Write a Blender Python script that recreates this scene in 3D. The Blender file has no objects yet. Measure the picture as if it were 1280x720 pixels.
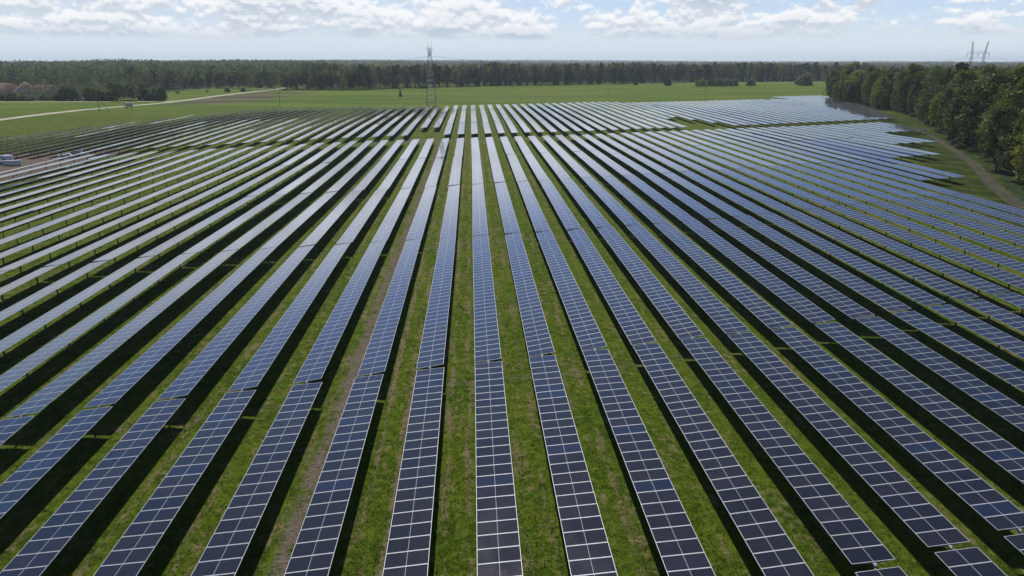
import bpy, math, random
import numpy as np
from mathutils import Vector, Matrix

R = math.radians
random.seed(7)
rng = np.random.default_rng(11)
C = bpy.context.scene.collection
scene = bpy.context.scene

# ------------------------------------------------------------------ camera
CAM_H = 27.05
FPX = 865.0
PX_CX, PX_CY, VPX, VPY = 640.0, 360.0, 588.0, 74.7
_pitch = math.atan((PX_CY - VPY) / FPX)
_up = np.array([0.0, math.cos(_pitch), -math.sin(_pitch)])
_d = np.array([(VPX - PX_CX) / FPX, -(VPY - PX_CY) / FPX, 1.0])
_Y = _d - _up * _d.dot(_up)
_Y /= np.linalg.norm(_Y)
_X = np.cross(_up, _Y)
if _X[0] < 0:
    _X = -_X
cam_data = bpy.data.cameras.new('camera')
cam = bpy.data.objects.new('camera', cam_data)
C.objects.link(cam)
right = Vector((_X[0], _Y[0], _up[0]))
upv = Vector((_X[1], _Y[1], _up[1]))
fwd = Vector((_X[2], _Y[2], _up[2]))
cam.matrix_world = Matrix(((right.x, upv.x, -fwd.x, 0), (right.y, upv.y, -fwd.y, 0), (right.z, upv.z, -fwd.z, CAM_H), (0, 0, 0, 1)))
cam_data.sensor_width = 36
cam_data.lens = FPX / 1280 * 36
cam_data.clip_start = 0.5
cam_data.clip_end = 30000
scene.camera = cam


def proj(x, y, z):
    c = (x * right + y * Vector((1, 0, 0)) * 0) if False else None
    v = Vector((x, y, z - CAM_H))
    dz = v.dot(fwd)
    if dz < 0.5:
        return None
    return (PX_CX + FPX * v.dot(right) / dz, PX_CY - FPX * v.dot(upv) / dz, dz)


# ------------------------------------------------------------------ world and sun
SUN_EL, SUN_AZ = 49.5, -6.0            # azimuth from +Y towards +X
world = bpy.data.worlds.new('World')
scene.world = world
world.use_nodes = True


class NT:
    """small helper for writing node trees"""
    def __init__(self, tree):
        self.t = tree

    def n(self, kind, **kw):
        nd = self.t.nodes.new(kind)
        for k, v in kw.items():
            if k.startswith('i_'):
                nd.inputs[k[2:].replace('_', ' ')].default_value = v
            else:
                setattr(nd, k, v)
        return nd

    def l(self, a, b):
        self.t.links.new(a, b)

    def val(self, sock, v):
        if isinstance(v, (int, float)):
            sock.default_value = v
        elif isinstance(v, (tuple, list)):
            sock.default_value = v
        else:
            self.l(v, sock)

    def m(self, op, a, b=None, c=None, clamp=False):
        nd = self.t.nodes.new('ShaderNodeMath')
        nd.operation = op
        nd.use_clamp = clamp
        self.val(nd.inputs[0], a)
        if b is not None:
            self.val(nd.inputs[1], b)
        if c is not None:
            self.val(nd.inputs[2], c)
        return nd.outputs[0]

    def ss(self, x, lo, hi, a=0.0, b=1.0):
        nd = self.t.nodes.new('ShaderNodeMapRange')
        nd.interpolation_type = 'SMOOTHSTEP'
        self.val(nd.inputs['Value'], x)
        self.val(nd.inputs['From Min'], lo)
        self.val(nd.inputs['From Max'], hi)
        self.val(nd.inputs['To Min'], a)
        self.val(nd.inputs['To Max'], b)
        return nd.outputs['Result']

    def noise(self, vec, scale, detail=3, rough=0.5, dim='3D'):
        nd = self.t.nodes.new('ShaderNodeTexNoise')
        nd.noise_dimensions = dim
        if vec is not None:
            self.l(vec, nd.inputs['Vector'])
        nd.inputs['Scale'].default_value = scale
        nd.inputs['Detail'].default_value = detail
        nd.inputs['Roughness'].default_value = rough
        return nd.outputs['Fac']

    def vec(self, x, y, z=0.0):
        nd = self.t.nodes.new('ShaderNodeCombineXYZ')
        for i, v in enumerate((x, y, z)):
            self.val(nd.inputs[i], v)
        return nd.outputs[0]

    def sep(self, v):
        nd = self.t.nodes.new('ShaderNodeSeparateXYZ')
        self.l(v, nd.inputs[0])
        return nd.outputs

    def mix(self, f, a, b):
        nd = self.t.nodes.new('ShaderNodeMix')
        nd.data_type = 'RGBA'
        self.val(nd.inputs['Factor'], f)
        for s, v in ((6, a), (7, b)):
            if isinstance(v, tuple) and len(v) == 3:
                v = (*v, 1.0)
            self.val(nd.inputs[s], v)
        return nd.outputs[2]


w = NT(world.node_tree)
for nd in list(world.node_tree.nodes):
    world.node_tree.nodes.remove(nd)
sky = w.n('ShaderNodeTexSky', sky_type='NISHITA', sun_disc=False)
sky.sun_elevation = R(SUN_EL)
sky.sun_rotation = R(SUN_AZ)
sky.altitude = 50
sky.air_density = 1.0
sky.dust_density = 0.35
sky.ozone_density = 2.2
bg_sky = w.n('ShaderNodeBackground')
w.l(sky.outputs[0], bg_sky.inputs['Color'])
bg_sky.inputs['Strength'].default_value = 0.05
tc = w.n('ShaderNodeTexCoord')
dx, dy, dz = w.sep(tc.outputs['Generated'])
az = w.m('ARCTAN2', dx, dy)
el = dz
# cumulus bank standing low over the horizon
def bank(de):
    e = w.m('ADD', el, de)
    v = w.vec(w.m('MULTIPLY', az, 11.0), w.m('MULTIPLY', e, 24.0), 3.3)
    v2 = w.vec(w.m('MULTIPLY', az, 42.0), w.m('MULTIPLY', e, 62.0), 1.1)
    return w.m('ADD', w.m('MULTIPLY', w.noise(v, 1.0, 6, 0.6), 0.74), w.m('MULTIPLY', w.noise(v2, 1.0, 7, 0.68), 0.26))
bn = bank(0.0)
bn_up = bank(0.006)
base_h = w.m('ADD', 0.027, w.m('MULTIPLY', w.m('SUBTRACT', w.noise(w.vec(w.m('MULTIPLY', az, 5.0), 0.0, 5.0), 1.0, 2), 0.5), 0.016))
leftness = w.ss(az, 0.22, -0.1)
thr = w.m('SUBTRACT', 0.440, w.m('MULTIPLY', leftness, 0.065))
thr = w.m('ADD', thr, w.ss(el, 0.05, 0.14, 0.0, 0.09))
m_bank = w.m('MULTIPLY', w.ss(w.m('SUBTRACT', bn, thr), 0.0, w.m('ADD', 0.075, w.m('MULTIPLY', leftness, 0.05))), w.ss(w.m('SUBTRACT', el, base_h), -0.003, 0.004))
m_bank = w.m('MULTIPLY', m_bank, w.ss(el, 0.18, 0.09))
shade_b = w.m('ADD', w.ss(w.m('SUBTRACT', bn, bn_up), -0.05, 0.045, 0.0, 0.75), w.ss(bn, 0.62, 0.46, 0.0, 0.3))
shade_b = w.m('MULTIPLY', shade_b, w.ss(w.m('SUBTRACT', el, base_h), 0.0, 0.02, 0.45, 1.0))
# cloud deck higher up, flattened by perspective
zz = w.m('ADD', w.m('MAXIMUM', el, 0.0), 0.045)
pv = w.vec(w.m('DIVIDE', dx, zz), w.m('DIVIDE', dy, zz), 0.0)
dn = w.noise(pv, 0.85, 8, 0.58)
m_deck = w.m('MULTIPLY', w.ss(dn, 0.50, 0.64), w.ss(el, 0.045, 0.09))
m_deck = w.m('MULTIPLY', m_deck, w.ss(el, 0.09, 0.22, 0.9, 0.02))
# thin veil near the horizon
m_veil = w.m('MULTIPLY', w.ss(el, 0.62, 0.14), 0.97)
c_cloud = w.mix(shade_b, (0.52, 0.61, 0.72), (0.97, 0.98, 1.0))
bg_cloud = w.n('ShaderNodeBackground')
w.l(c_cloud, bg_cloud.inputs['Color'])
bg_cloud.inputs['Strength'].default_value = 1.0
bg_deck = w.n('ShaderNodeBackground')
w.l(w.mix(w.ss(dn, 0.52, 0.75), (0.80, 0.88, 0.97), (0.60, 0.67, 0.76)), bg_deck.inputs['Color'])
bg_deck.inputs['Strength'].default_value = 0.85
bg_veil = w.n('ShaderNodeBackground')
vc = w.mix(w.ss(el, 0.02, 0.075), (0.71, 0.80, 0.885), (0.56, 0.72, 0.93))
glow = w.ss(w.m('ABSOLUTE', w.m('ADD', az, 0.12)), 0.62, 0.12)
vc = w.mix(w.ss(el, 0.085, 0.125), vc, w.mix(glow, (0.56, 0.72, 0.97), (1.22, 1.32, 1.50)))
vc = w.mix(w.ss(el, 0.13, 0.27), vc, w.mix(glow, (0.20, 0.37, 0.80), (0.36, 0.58, 1.15)))
w.l(vc, bg_veil.inputs['Color'])
bg_veil.inputs['Strength'].default_value = 1.0
last = bg_sky.outputs[0]
for msk, b in ((m_veil, bg_veil), (m_deck, bg_deck), (m_bank, bg_cloud)):
    mx = w.n('ShaderNodeMixShader')
    w.l(msk, mx.inputs[0])
    w.l(last, mx.inputs[1])
    w.l(b.outputs[0], mx.inputs[2])
    last = mx.outputs[0]
wo = w.n('ShaderNodeOutputWorld')
w.l(last, wo.inputs[0])

sd = bpy.data.lights.new('sun', 'SUN')
sd.energy = 4.7
sd.angle = R(0.53)
sd.color = (1.0, 0.955, 0.89)
sun = bpy.data.objects.new('sun', sd)
C.objects.link(sun)
sdir = Vector((math.sin(R(SUN_AZ)) * math.cos(R(SUN_EL)), math.cos(R(SUN_AZ)) * math.cos(R(SUN_EL)), math.sin(R(SUN_EL))))
sun.rotation_euler = sdir.to_track_quat('Z', 'Y').to_euler()
sun.location = (0, 0, 80)

scene.view_settings.view_transform = 'Standard'
scene.view_settings.look = 'None'
scene.view_settings.exposure = 0.0
scene.view_settings.gamma = 1.0
scene.cycles.max_bounces = 8
scene.cycles.transparent_max_bounces = 8
scene.cycles.sample_clamp_indirect = 4.0


# ------------------------------------------------------------------ helpers
def tag(o, label=None, cat=None, group=None, kind=None):
    if label:
        o['label'] = label
    if cat:
        o['category'] = cat
    if group:
        o['group'] = group
    if kind:
        o['kind'] = kind
    return o


def empty(name, loc, rz=0.0):
    o = bpy.data.objects.new(name, None)
    o.location = loc
    o.rotation_euler = (0, 0, rz)
    o.empty_display_size = 0.5
    C.objects.link(o)
    return o


def obj(name, me, parent=None, loc=None, rot=None, scale=None):
    o = bpy.data.objects.new(name, me)
    if parent:
        o.parent = parent
    if loc is not None:
        o.location = loc
    if rot is not None:
        o.rotation_euler = rot
    if scale is not None:
        o.scale = scale
    C.objects.link(o)
    return o


class MB:
    """collects polygons of several materials and makes one mesh of them"""
    def __init__(self):
        self.v, self.f, self.mi, self.uv, self.val = [], [], [], [], []

    def face(self, pts, mi=0, uv=None, val=0.0):
        b = len(self.v)
        self.v += [tuple(p) for p in pts]
        self.f.append(list(range(b, b + len(pts))))
        self.mi.append(mi)
        self.uv.append(uv or [(0, 0)] * len(pts))
        self.val.append(val)

    def box(self, x0, x1, y0, y1, z0, z1, mi=0, M=None, val=0.0):
        P = [(x0, y0, z0), (x1, y0, z0), (x1, y1, z0), (x0, y1, z0), (x0, y0, z1), (x1, y0, z1), (x1, y1, z1), (x0, y1, z1)]
        if M:
            P = [tuple(M @ Vector(p)) for p in P]
        for q in ((3, 2, 1, 0), (4, 5, 6, 7), (0, 1, 5, 4), (1, 2, 6, 5), (2, 3, 7, 6), (3, 0, 4, 7)):
            self.face([P[i] for i in q], mi, val=val)

    def tube(self, a, b, r0, r1=None, n=6, mi=0, cap=True):
        r1 = r0 if r1 is None else r1
        a, b = Vector(a), Vector(b)
        d = (b - a).normalized()
        u = d.orthogonal().normalized()
        v = d.cross(u)
        ra = [a + (u * math.cos(t) + v * math.sin(t)) * r0 for t in [2 * math.pi * (i + .5) / n for i in range(n)]]
        rb = [b + (u * math.cos(t) + v * math.sin(t)) * r1 for t in [2 * math.pi * (i + .5) / n for i in range(n)]]
        for i in range(n):
            j = (i + 1) % n
            self.face([ra[i], ra[j], rb[j], rb[i]], mi)
        if cap:
            self.face(ra[::-1], mi)
            self.face(rb, mi)

    def mesh(self, name, mats, smooth=False):
        me = bpy.data.meshes.new(name)
        me.from_pydata(self.v, [], self.f)
        me.polygons.foreach_set('material_index', self.mi)
        uvl = me.uv_layers.new(name='UVMap')
        flat = [c for u in self.uv for p in u for c in p]
        uvl.data.foreach_set('uv', flat)
        at = me.attributes.new('rnd', 'FLOAT', 'FACE')
        at.data.foreach_set('value', self.val)
        for m in mats:
            me.materials.append(m)
        if smooth:
            me.polygons.foreach_set('use_smooth', [True] * len(me.polygons))
        me.update()
        return me


def np_mesh(name, verts, faces_n, nper, mats, mi=None, rnd=None, smooth=False):
    """verts (N,3); consecutive nper verts make one face"""
    me = bpy.data.meshes.new(name)
    nv = len(verts)
    nf = nv // nper
    me.vertices.add(nv)
    me.vertices.foreach_set('co', verts.astype(np.float32).ravel())
    me.loops.add(nv)
    me.loops.foreach_set('vertex_index', np.arange(nv, dtype=np.int32))
    me.polygons.add(nf)
    me.polygons.foreach_set('loop_start', np.arange(0, nv, nper, dtype=np.int32))
    if mi is not None:
        me.polygons.foreach_set('material_index', mi.astype(np.int32))
    if rnd is not None:
        at = me.attributes.new('rnd', 'FLOAT', 'FACE')
        at.data.foreach_set('value', rnd.astype(np.float32))
    for m in mats:
        me.materials.append(m)
    me.update()
    me.validate()
    return me


def mat(name):
    m = bpy.data.materials.new(name)
    m.use_nodes = True
    t = NT(m.node_tree)
    p = m.node_tree.nodes['Principled BSDF']
    return m, t, p


def simple(name, col, rough=0.6, metal=0.0, var=0.0, scale=3.0, spec=0.5):
    m, t, p = mat(name)
    p.inputs['Roughness'].default_value = rough
    p.inputs['Metallic'].default_value = metal
    p.inputs['Specular IOR Level'].default_value = spec
    if var:
        tc_ = t.n('ShaderNodeTexCoord')
        n = t.noise(tc_.outputs['Object'], scale, 4, 0.6)
        c = t.mix(t.ss(n, 0.3, 0.7), tuple(x * (1 - var) for x in col), tuple(min(1, x * (1 + var)) for x in col))
        t.l(c, p.inputs['Base Color'])
    else:
        p.inputs['Base Color'].default_value = (*col, 1)
    return m


def ss_py(x, a, b):
    t = np.clip((x - a) / (b - a), 0, 1)
    return t * t * (3 - 2 * t)


def terrain(x, y):
    """height of the land: flat under the plant, rolling up towards far ridges"""
    x = np.asarray(x, float)
    y = np.asarray(y, float)
    r = np.hypot(x, y)
    z = 9.0 * ss_py(r, 900, 2200) * np.exp(-((x + 700) / 700) ** 2)
    z = z + (0.5 + 4 * np.sin(x / 900.0 + 1.0) + 2.5 * np.sin(x / 333.0)) * ss_py(r, 2600, 4700)
    near = 1 - ss_py(r, 560, 760)
    z = z + near * (0.42 * np.sin(y / 37.0 + 0.6 * np.sin(x / 50.0)) * np.cos(x / 61.0 + 1) + 0.16 * np.sin(x / 24.0 + 0.5) * np.sin(y / 27.0 + 2))
    return z


# ------------------------------------------------------------------ materials
ROW0, PITCH_ROW = 1.06, 4.95
SOIL_X = -11.05


def ground_material():
    m, t, p = mat('meadow_ground')
    g = t.n('ShaderNodeNewGeometry')
    pos = g.outputs['Position']
    x, y, z = t.sep(pos)
    n_big = t.noise(pos, 0.012, 4, 0.55)
    n_mid = t.noise(pos, 0.16, 5, 0.6)
    n_sm = t.noise(pos, 1.3, 5, 0.65)
    n_fine = t.noise(pos, 5.0, 5, 0.75)
    str_v = t.vec(t.m('MULTIPLY', x, 1.6), t.m('MULTIPLY', y, 0.13))
    n_str = t.noise(str_v, 1.0, 5, 0.62)
    # field stripes run across the far meadow
    far_v = t.vec(t.m('MULTIPLY', x, 0.006), t.m('MULTIPLY', y, 0.035))
    n_far = t.noise(far_v, 1.0, 5, 0.6)
    col = t.mix(t.ss(n_sm, 0.32, 0.68), (0.034, 0.062, 0.004), (0.088, 0.140, 0.010))
    col = t.mix(t.ss(n_mid, 0.35, 0.7, 0.0, 0.6), col, (0.115, 0.145, 0.012))
    col = t.mix(t.ss(n_fine, 0.5, 0.8, 0.0, 0.45), col, (0.11, 0.15, 0.018))
    col = t.mix(t.ss(n_fine, 0.50, 0.36, 0.0, 0.75), col, (0.020, 0.038, 0.003))
    farm = t.ss(y, 340, 450)
    fcol = t.mix(t.ss(n_far, 0.38, 0.62), (0.062, 0.115, 0.010), (0.125, 0.160, 0.020))
    fcol = t.mix(t.ss(n_mid, 0.5, 0.75, 0.0, 0.4), fcol, (0.12, 0.10, 0.05))
    col = t.mix(t.m('MULTIPLY', farm, 0.85), col, fcol)
    straw = (0.17, 0.135, 0.07)
    soil = (0.165, 0.125, 0.088)
    near = t.ss(y, 420, 300)
    # thin dry patches along the rows
    fr = t.m('FRACT', t.m('DIVIDE', t.m('SUBTRACT', x, ROW0), PITCH_ROW))
    off = t.m('ABSOLUTE', t.m('SUBTRACT', fr, 0.5))
    wheel = t.m('MULTIPLY', t.ss(t.m('ABSOLUTE', t.m('SUBTRACT', off, 0.15)), 0.085, 0.0), near)
    wheel = t.m('MULTIPLY', wheel, t.ss(t.m('ADD', t.m('MULTIPLY', n_str, 0.7), t.m('MULTIPLY', n_sm, 0.3)), 0.45, 0.56))
    aisle_id = t.m('FLOOR', t.m('DIVIDE', t.m('SUBTRACT', x, ROW0), PITCH_ROW))
    aw = t.noise(t.vec(t.m('MULTIPLY', aisle_id, 7.31), t.m('MULTIPLY', y, 0.008)), 1.0, 1)
    centre = t.ss(t.m('ABSOLUTE', t.m('ADD', x, 3.9)), 16.0, 4.0)
    wheel = t.m('MULTIPLY', wheel, t.m('ADD', t.ss(aw, 0.42, 0.62, 0.1, 0.75), t.m('MULTIPLY', centre, 0.5)), clamp=True)
    col = t.mix(wheel, col, t.mix(n_fine, soil, straw))
    patch = t.m('MULTIPLY', t.ss(t.m('MULTIPLY', n_sm, n_str), 0.275, 0.35), t.m('MULTIPLY', near, 0.8))
    col = t.mix(patch, col, straw)
    # the bare soil strip in one aisle
    wob = t.m('MULTIPLY', t.m('SUBTRACT', n_mid, 0.5), 1.6)
    s1 = t.ss(t.m('ABSOLUTE', t.m('ADD', t.m('SUBTRACT', x, SOIL_X), wob)), 0.95, 0.25)
    s1 = t.m('MULTIPLY', s1, t.m('MULTIPLY', near, t.ss(t.m('ADD', t.m('MULTIPLY', n_sm, 0.6), t.m('MULTIPLY', n_str, 0.4)), 0.40, 0.50)))
    s1 = t.m('MULTIPLY', s1, t.ss(y, 252, 244))
    # trenches and the cross track
    def cross(y0, slope, wdt, amt, wobble=1.0):
        d = t.m('SUBTRACT', y, t.m('ADD', y0, t.m('MULTIPLY', x, slope)))
        d = t.m('ADD', d, t.m('MULTIPLY', t.m('SUBTRACT', n_mid, 0.5), wobble))
        return t.m('MULTIPLY', t.ss(t.m('ABSOLUTE', d), wdt, wdt * 0.35), t.m('MULTIPLY', t.ss(n_sm, 0.35, 0.6), amt))
    s2 = cross(104.2, 0.27, 0.9, 0.75, 2.0)
    s3 = cross(247.8, 0.27, 2.3, 0.8, 2.0)
    s4 = cross(55.0, 0.24, 0.9, 0.35, 3.0)
    yd = t.m('MULTIPLY', t.ss(x, -104, -113), t.m('MULTIPLY', t.ss(y, 160, 178), t.ss(t.m('ADD', y, t.m('MULTIPLY', x, -0.25)), 262, 254)))
    yd = t.m('MULTIPLY', yd, t.ss(n_mid, 0.25, 0.42))
    s5 = t.m('MULTIPLY', t.ss(t.m('ADD', t.m('ABSOLUTE', t.m('SUBTRACT', x, -19)), t.m('MULTIPLY', n_mid, 6.0)), 11.0, 8.0), t.ss(t.m('ABSOLUTE', t.m('SUBTRACT', y, 246.5)), 4.2, 2.0))
    s = s1
    for q in (s2, s3, s4, yd, s5):
        s = t.m('MAXIMUM', s, q)
    scol = t.mix(t.ss(n_fine, 0.3, 0.7), (0.07, 0.056, 0.042), (0.19, 0.155, 0.125))
    col = t.mix(s, col, scol)
    # rutted brown margin beside the road
    mg = t.m('MULTIPLY', t.ss(t.m('ABSOLUTE', t.m('SUBTRACT', x, -168)), 34, 18), t.ss(t.m('ABSOLUTE', t.m('SUBTRACT', y, 560)), 115, 60))
    mg = t.m('MULTIPLY', mg, t.ss(n_big, 0.4, 0.55, 0.35, 0.9))
    col = t.mix(mg, col, t.mix(t.ss(n_far, 0.4, 0.6), (0.06, 0.055, 0.028), (0.13, 0.10, 0.07)))
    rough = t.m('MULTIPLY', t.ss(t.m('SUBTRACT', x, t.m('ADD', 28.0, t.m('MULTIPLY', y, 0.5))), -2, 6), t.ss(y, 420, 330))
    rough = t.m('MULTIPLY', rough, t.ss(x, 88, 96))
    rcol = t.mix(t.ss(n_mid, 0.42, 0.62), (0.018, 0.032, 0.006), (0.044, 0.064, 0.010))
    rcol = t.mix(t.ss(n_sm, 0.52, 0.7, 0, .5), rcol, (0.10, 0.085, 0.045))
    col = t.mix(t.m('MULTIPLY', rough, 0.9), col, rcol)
    # dark floor colour under the woods
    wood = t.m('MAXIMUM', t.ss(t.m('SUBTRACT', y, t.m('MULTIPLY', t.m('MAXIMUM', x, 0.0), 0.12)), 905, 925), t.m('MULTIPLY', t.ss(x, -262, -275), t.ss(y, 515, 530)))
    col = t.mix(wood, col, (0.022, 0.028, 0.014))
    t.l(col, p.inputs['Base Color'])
    p.inputs['Roughness'].default_value = 0.92
    p.inputs['Specular IOR Level'].default_value = 0.03
    b = t.n('ShaderNodeBump')
    b.inputs['Strength'].default_value = 0.9
    b.inputs['Distance'].default_value = 0.22
    t.l(t.m('ADD', t.m('MULTIPLY', n_sm, 1.0), t.m('MULTIPLY', n_fine, 0.5)), b.inputs['Height'])
    t.l(b.outputs[0], p.inputs['Normal'])
    return m


def module_glass():
    m, t, p = mat('solar_glass')
    uv = t.n('ShaderNodeUVMap', uv_map='UVMap').outputs[0]
    u, v, _ = t.sep(uv)
    def line(c, n, hw):
        fr = t.m('FRACT', t.m('MULTIPLY', c, n))
        d = t.m('MINIMUM', fr, t.m('SUBTRACT', 1.0, fr))
        return t.ss(d, hw, hw * 0.4)
    u8 = t.noise(t.n('ShaderNodeNewGeometry').outputs['Position'], 2.2, 4, 0.65)
    grid = t.m('MAXIMUM', line(u, 24.0, 0.055), line(v, 6.0, 0.022))
    mid = t.ss(t.m('ABSOLUTE', t.m('SUBTRACT', u, 0.5)), 0.0075, 0.005)
    at = t.n('ShaderNodeAttribute', attribute_name='rnd').outputs['Fac']
    oi = t.n('ShaderNodeObjectInfo').outputs['Random']
    r = t.m('FRACT', t.m('ADD', at, oi))
    base = t.mix(r, (0.0045, 0.0055, 0.0130), (0.0120, 0.0115, 0.0190))
    base = t.mix(t.ss(r, 0.93, 0.96, 0.0, 0.8), base, (0.006, 0.014, 0.045))
    c = t.mix(t.m('MULTIPLY', grid, 0.42), base, (0.085, 0.09, 0.11))
    c = t.mix(t.ss(u8, 0.52, 0.75, 0.0, 0.10), c, (0.10, 0.095, 0.085))
    c = t.mix(t.m('MULTIPLY', mid, 0.9), c, (0.40, 0.41, 0.44))
    t.l(c, p.inputs['Base Color'])
    ps = t.n('ShaderNodeNewGeometry').outputs['Position']
    dust = t.noise(ps, 0.35, 4, 0.6)
    t.l(t.ss(dust, 0.3, 0.7, 0.04, 0.085), p.inputs['Roughness'])
    p.inputs['IOR'].default_value = 1.6
    p.inputs['Specular IOR Level'].default_value = 0.75
    return m


M_ground = ground_material()
M_glass = module_glass()
M_alu = simple('frame_aluminium', (0.46, 0.47, 0.50), 0.5, 0.1, 0.05)
M_back = simple('backsheet', (0.055, 0.06, 0.06), 0.5)
M_steel = simple('galvanised_steel', (0.20, 0.21, 0.21), 0.5, 0.6, 0.25, 4.0)
M_post = simple('post_steel', (0.075, 0.08, 0.078), 0.55, 0.5, 0.3, 3.0)
M_bear = simple('bearing_steel', (0.22, 0.25, 0.28), 0.5, 0.3)

# ------------------------------------------------------------------ ground
def grid_ground():
    xs = np.concatenate([np.linspace(-6500, -1000, 34), np.linspace(-900, 900, 181), np.linspace(1000, 6500, 34)])
    ys = np.concatenate([np.linspace(-300, 900, 151), np.linspace(1000, 6600, 57)])
    X, Y = np.meshgrid(xs, ys)
    Z = terrain(X, Y)
    V = np.stack([X, Y, Z], -1).reshape(-1, 3)
    nx, ny = len(xs), len(ys)
    F = [(j * nx + i, j * nx + i + 1, (j + 1) * nx + i + 1, (j + 1) * nx + i) for j in range(ny - 1) for i in range(nx - 1)]
    me = bpy.data.meshes.new('ground')
    me.from_pydata(V.tolist(), [], F)
    me.polygons.foreach_set('use_smooth', [True] * len(F))
    me.materials.append(M_ground)
    o = obj('ground', me)
    tag(o, kind='structure', label='green meadow ground with worn soil strips and tracks')
grid_ground()


def strip(name, pts, widths, z, material, label):
    """a road or path as a sheet following a centre line"""
    P = [Vector((a, b, 0)) for a, b in pts]
    # resample with Catmull-Rom
    Q, W = [], []
    for i in range(len(P) - 1):
        p0, p1, p2, p3 = P[max(i - 1, 0)], P[i], P[i + 1], P[min(i + 2, len(P) - 1)]
        for s in range(10):
            t = s / 10
            Q.append(0.5 * ((2 * p1) + (p2 - p0) * t + (2 * p0 - 5 * p1 + 4 * p2 - p3) * t * t + (3 * p1 - p0 - 3 * p2 + p3) * t ** 3))
            W.append(widths[i] * (1 - t) + widths[i + 1] * t)
    Q.append(P[-1]); W.append(widths[-1])
    vs, fs = [], []
    for i, q in enumerate(Q):
        d = (Q[min(i + 1, len(Q) - 1)] - Q[max(i - 1, 0)]).normalized()
        nrm = Vector((-d.y, d.x, 0))
        j1, j2 = (random.random() - .5) * .12 * W[i], (random.random() - .5) * .12 * W[i]
        a, b = q + nrm * (W[i] / 2 + j1), q - nrm * (W[i] / 2 + j2)
        vs += [(a.x, a.y, float(terrain(a.x, a.y)) + z), (b.x, b.y, float(terrain(b.x, b.y)) + z)]
        if i:
            k = 2 * i
            fs.append((k - 2, k - 1, k + 1, k))
    me = bpy.data.meshes.new(name)
    me.from_pydata(vs, [], fs)
    me.materials.append(material)
    o = obj(name, me)
    tag(o, label, kind='structure')
    return o


def road_mat(name, a, b, edge=None, sc=0.4):
    m, t, p = mat(name)
    ps = t.n('ShaderNodeNewGeometry').outputs['Position']
    n = t.noise(ps, sc, 6, 0.65)
    t.l(t.mix(t.ss(n, 0.35, 0.65), a, b), p.inputs['Base Color'])
    p.inputs['Roughness'].default_value = 0.95
    p.inputs['Specular IOR Level'].default_value = 0.1
    return m


M_gravel = road_mat('pale_gravel', (0.34, 0.31, 0.26), (0.46, 0.43, 0.37))
M_dirt = road_mat('brown_dirt', (0.026, 0.036, 0.012), (0.085, 0.070, 0.058), sc=0.9)
M_dirt2 = road_mat('green_brown_track', (0.05, 0.062, 0.02), (0.10, 0.085, 0.05))
strip('gravel_road', [(-236, 150), (-226, 290), (-220, 380), (-213, 440), (-201, 540), (-193, 640), (-189, 740), (-215, 860)], [6.5, 6.5, 6.5, 6.5, 6.5, 6.5, 6, 5], 0.035, M_gravel, 'pale gravel road curving past the left end of the plant')
strip('side_road', [(-520, 503), (-330, 505), (-230, 508), (-206, 515)], [4.5, 4.5, 4, 5], 0.03, M_gravel, 'narrow pale side road meeting the gravel road')
strip('far_road', [(-275, 721), (-240, 719), (-200, 722), (-189, 730)], [6, 6, 6, 5], 0.03, M_gravel, 'pale road along the wood beyond the meadow')
strip('wood_edge_road', [(120, 838), (190, 850), (300, 862), (420, 880), (520, 900)], [5, 6, 6, 6, 6], 0.03, M_gravel, 'thin pale road along the foot of the central wood')
strip('field_ditch', [(-210, 506), (-150, 512), (-93, 530), (-20, 527), (30, 538), (90, 560), (200, 600), (330, 610)], [7, 6, 5, 6, 8, 9, 6, 5], 0.03, M_dirt2, 'dark overgrown ditch line across the meadow')
strip('field_path', [(20, 540), (45, 505), (62, 480), (70, 455)], [5, 4, 4, 4], 0.05, M_dirt2, 'brown worn path running to the panels')
strip('dirt_track', [(84, 88), (103, 121), (116, 147), (131, 173), (145, 200), (160, 230), (170, 250), (182, 280)], [3.4, 3.3, 3.2, 2.9, 2.6, 2.3, 2.0, 1.6], 0.03, M_dirt, 'brown dirt track beside the right ends of the rows')
strip('ditch', [(205, 305), (195, 284), (178, 252), (163, 223), (140, 180), (118, 143), (100, 110)], [2.0, 2.6, 2.6, 2.4, 2.2, 2.2, 2.2], 0.05, road_mat('sedge_ditch_shade', (0.008, 0.014, 0.006), (0.03, 0.05, 0.014), sc=0.6), 'flat dark green strip painted as the shaded ditch between track and right wood')  # flat sedge-green strip; the ditch's shade is put into its dark colour
strip('site_apron', [(-196, 460), (-188, 487), (-181, 505), (-172, 512)], [3, 8, 10, 4], 0.045, M_dirt, 'brown churned earth beside the gravel road')
strip('bare_ground', [(262, 505), (300, 515), (360, 520)], [16, 22, 14], 0.04, road_mat('bare_field', (0.14, 0.12, 0.06), (0.22, 0.17, 0.11), sc=0.08), 'bare straw coloured field corner by the wood')

# ------------------------------------------------------------------ solar tables
HUB = 1.55
MOD_W, MOD_P, MOD_L = 2.36, 1.158, 1.140


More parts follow.
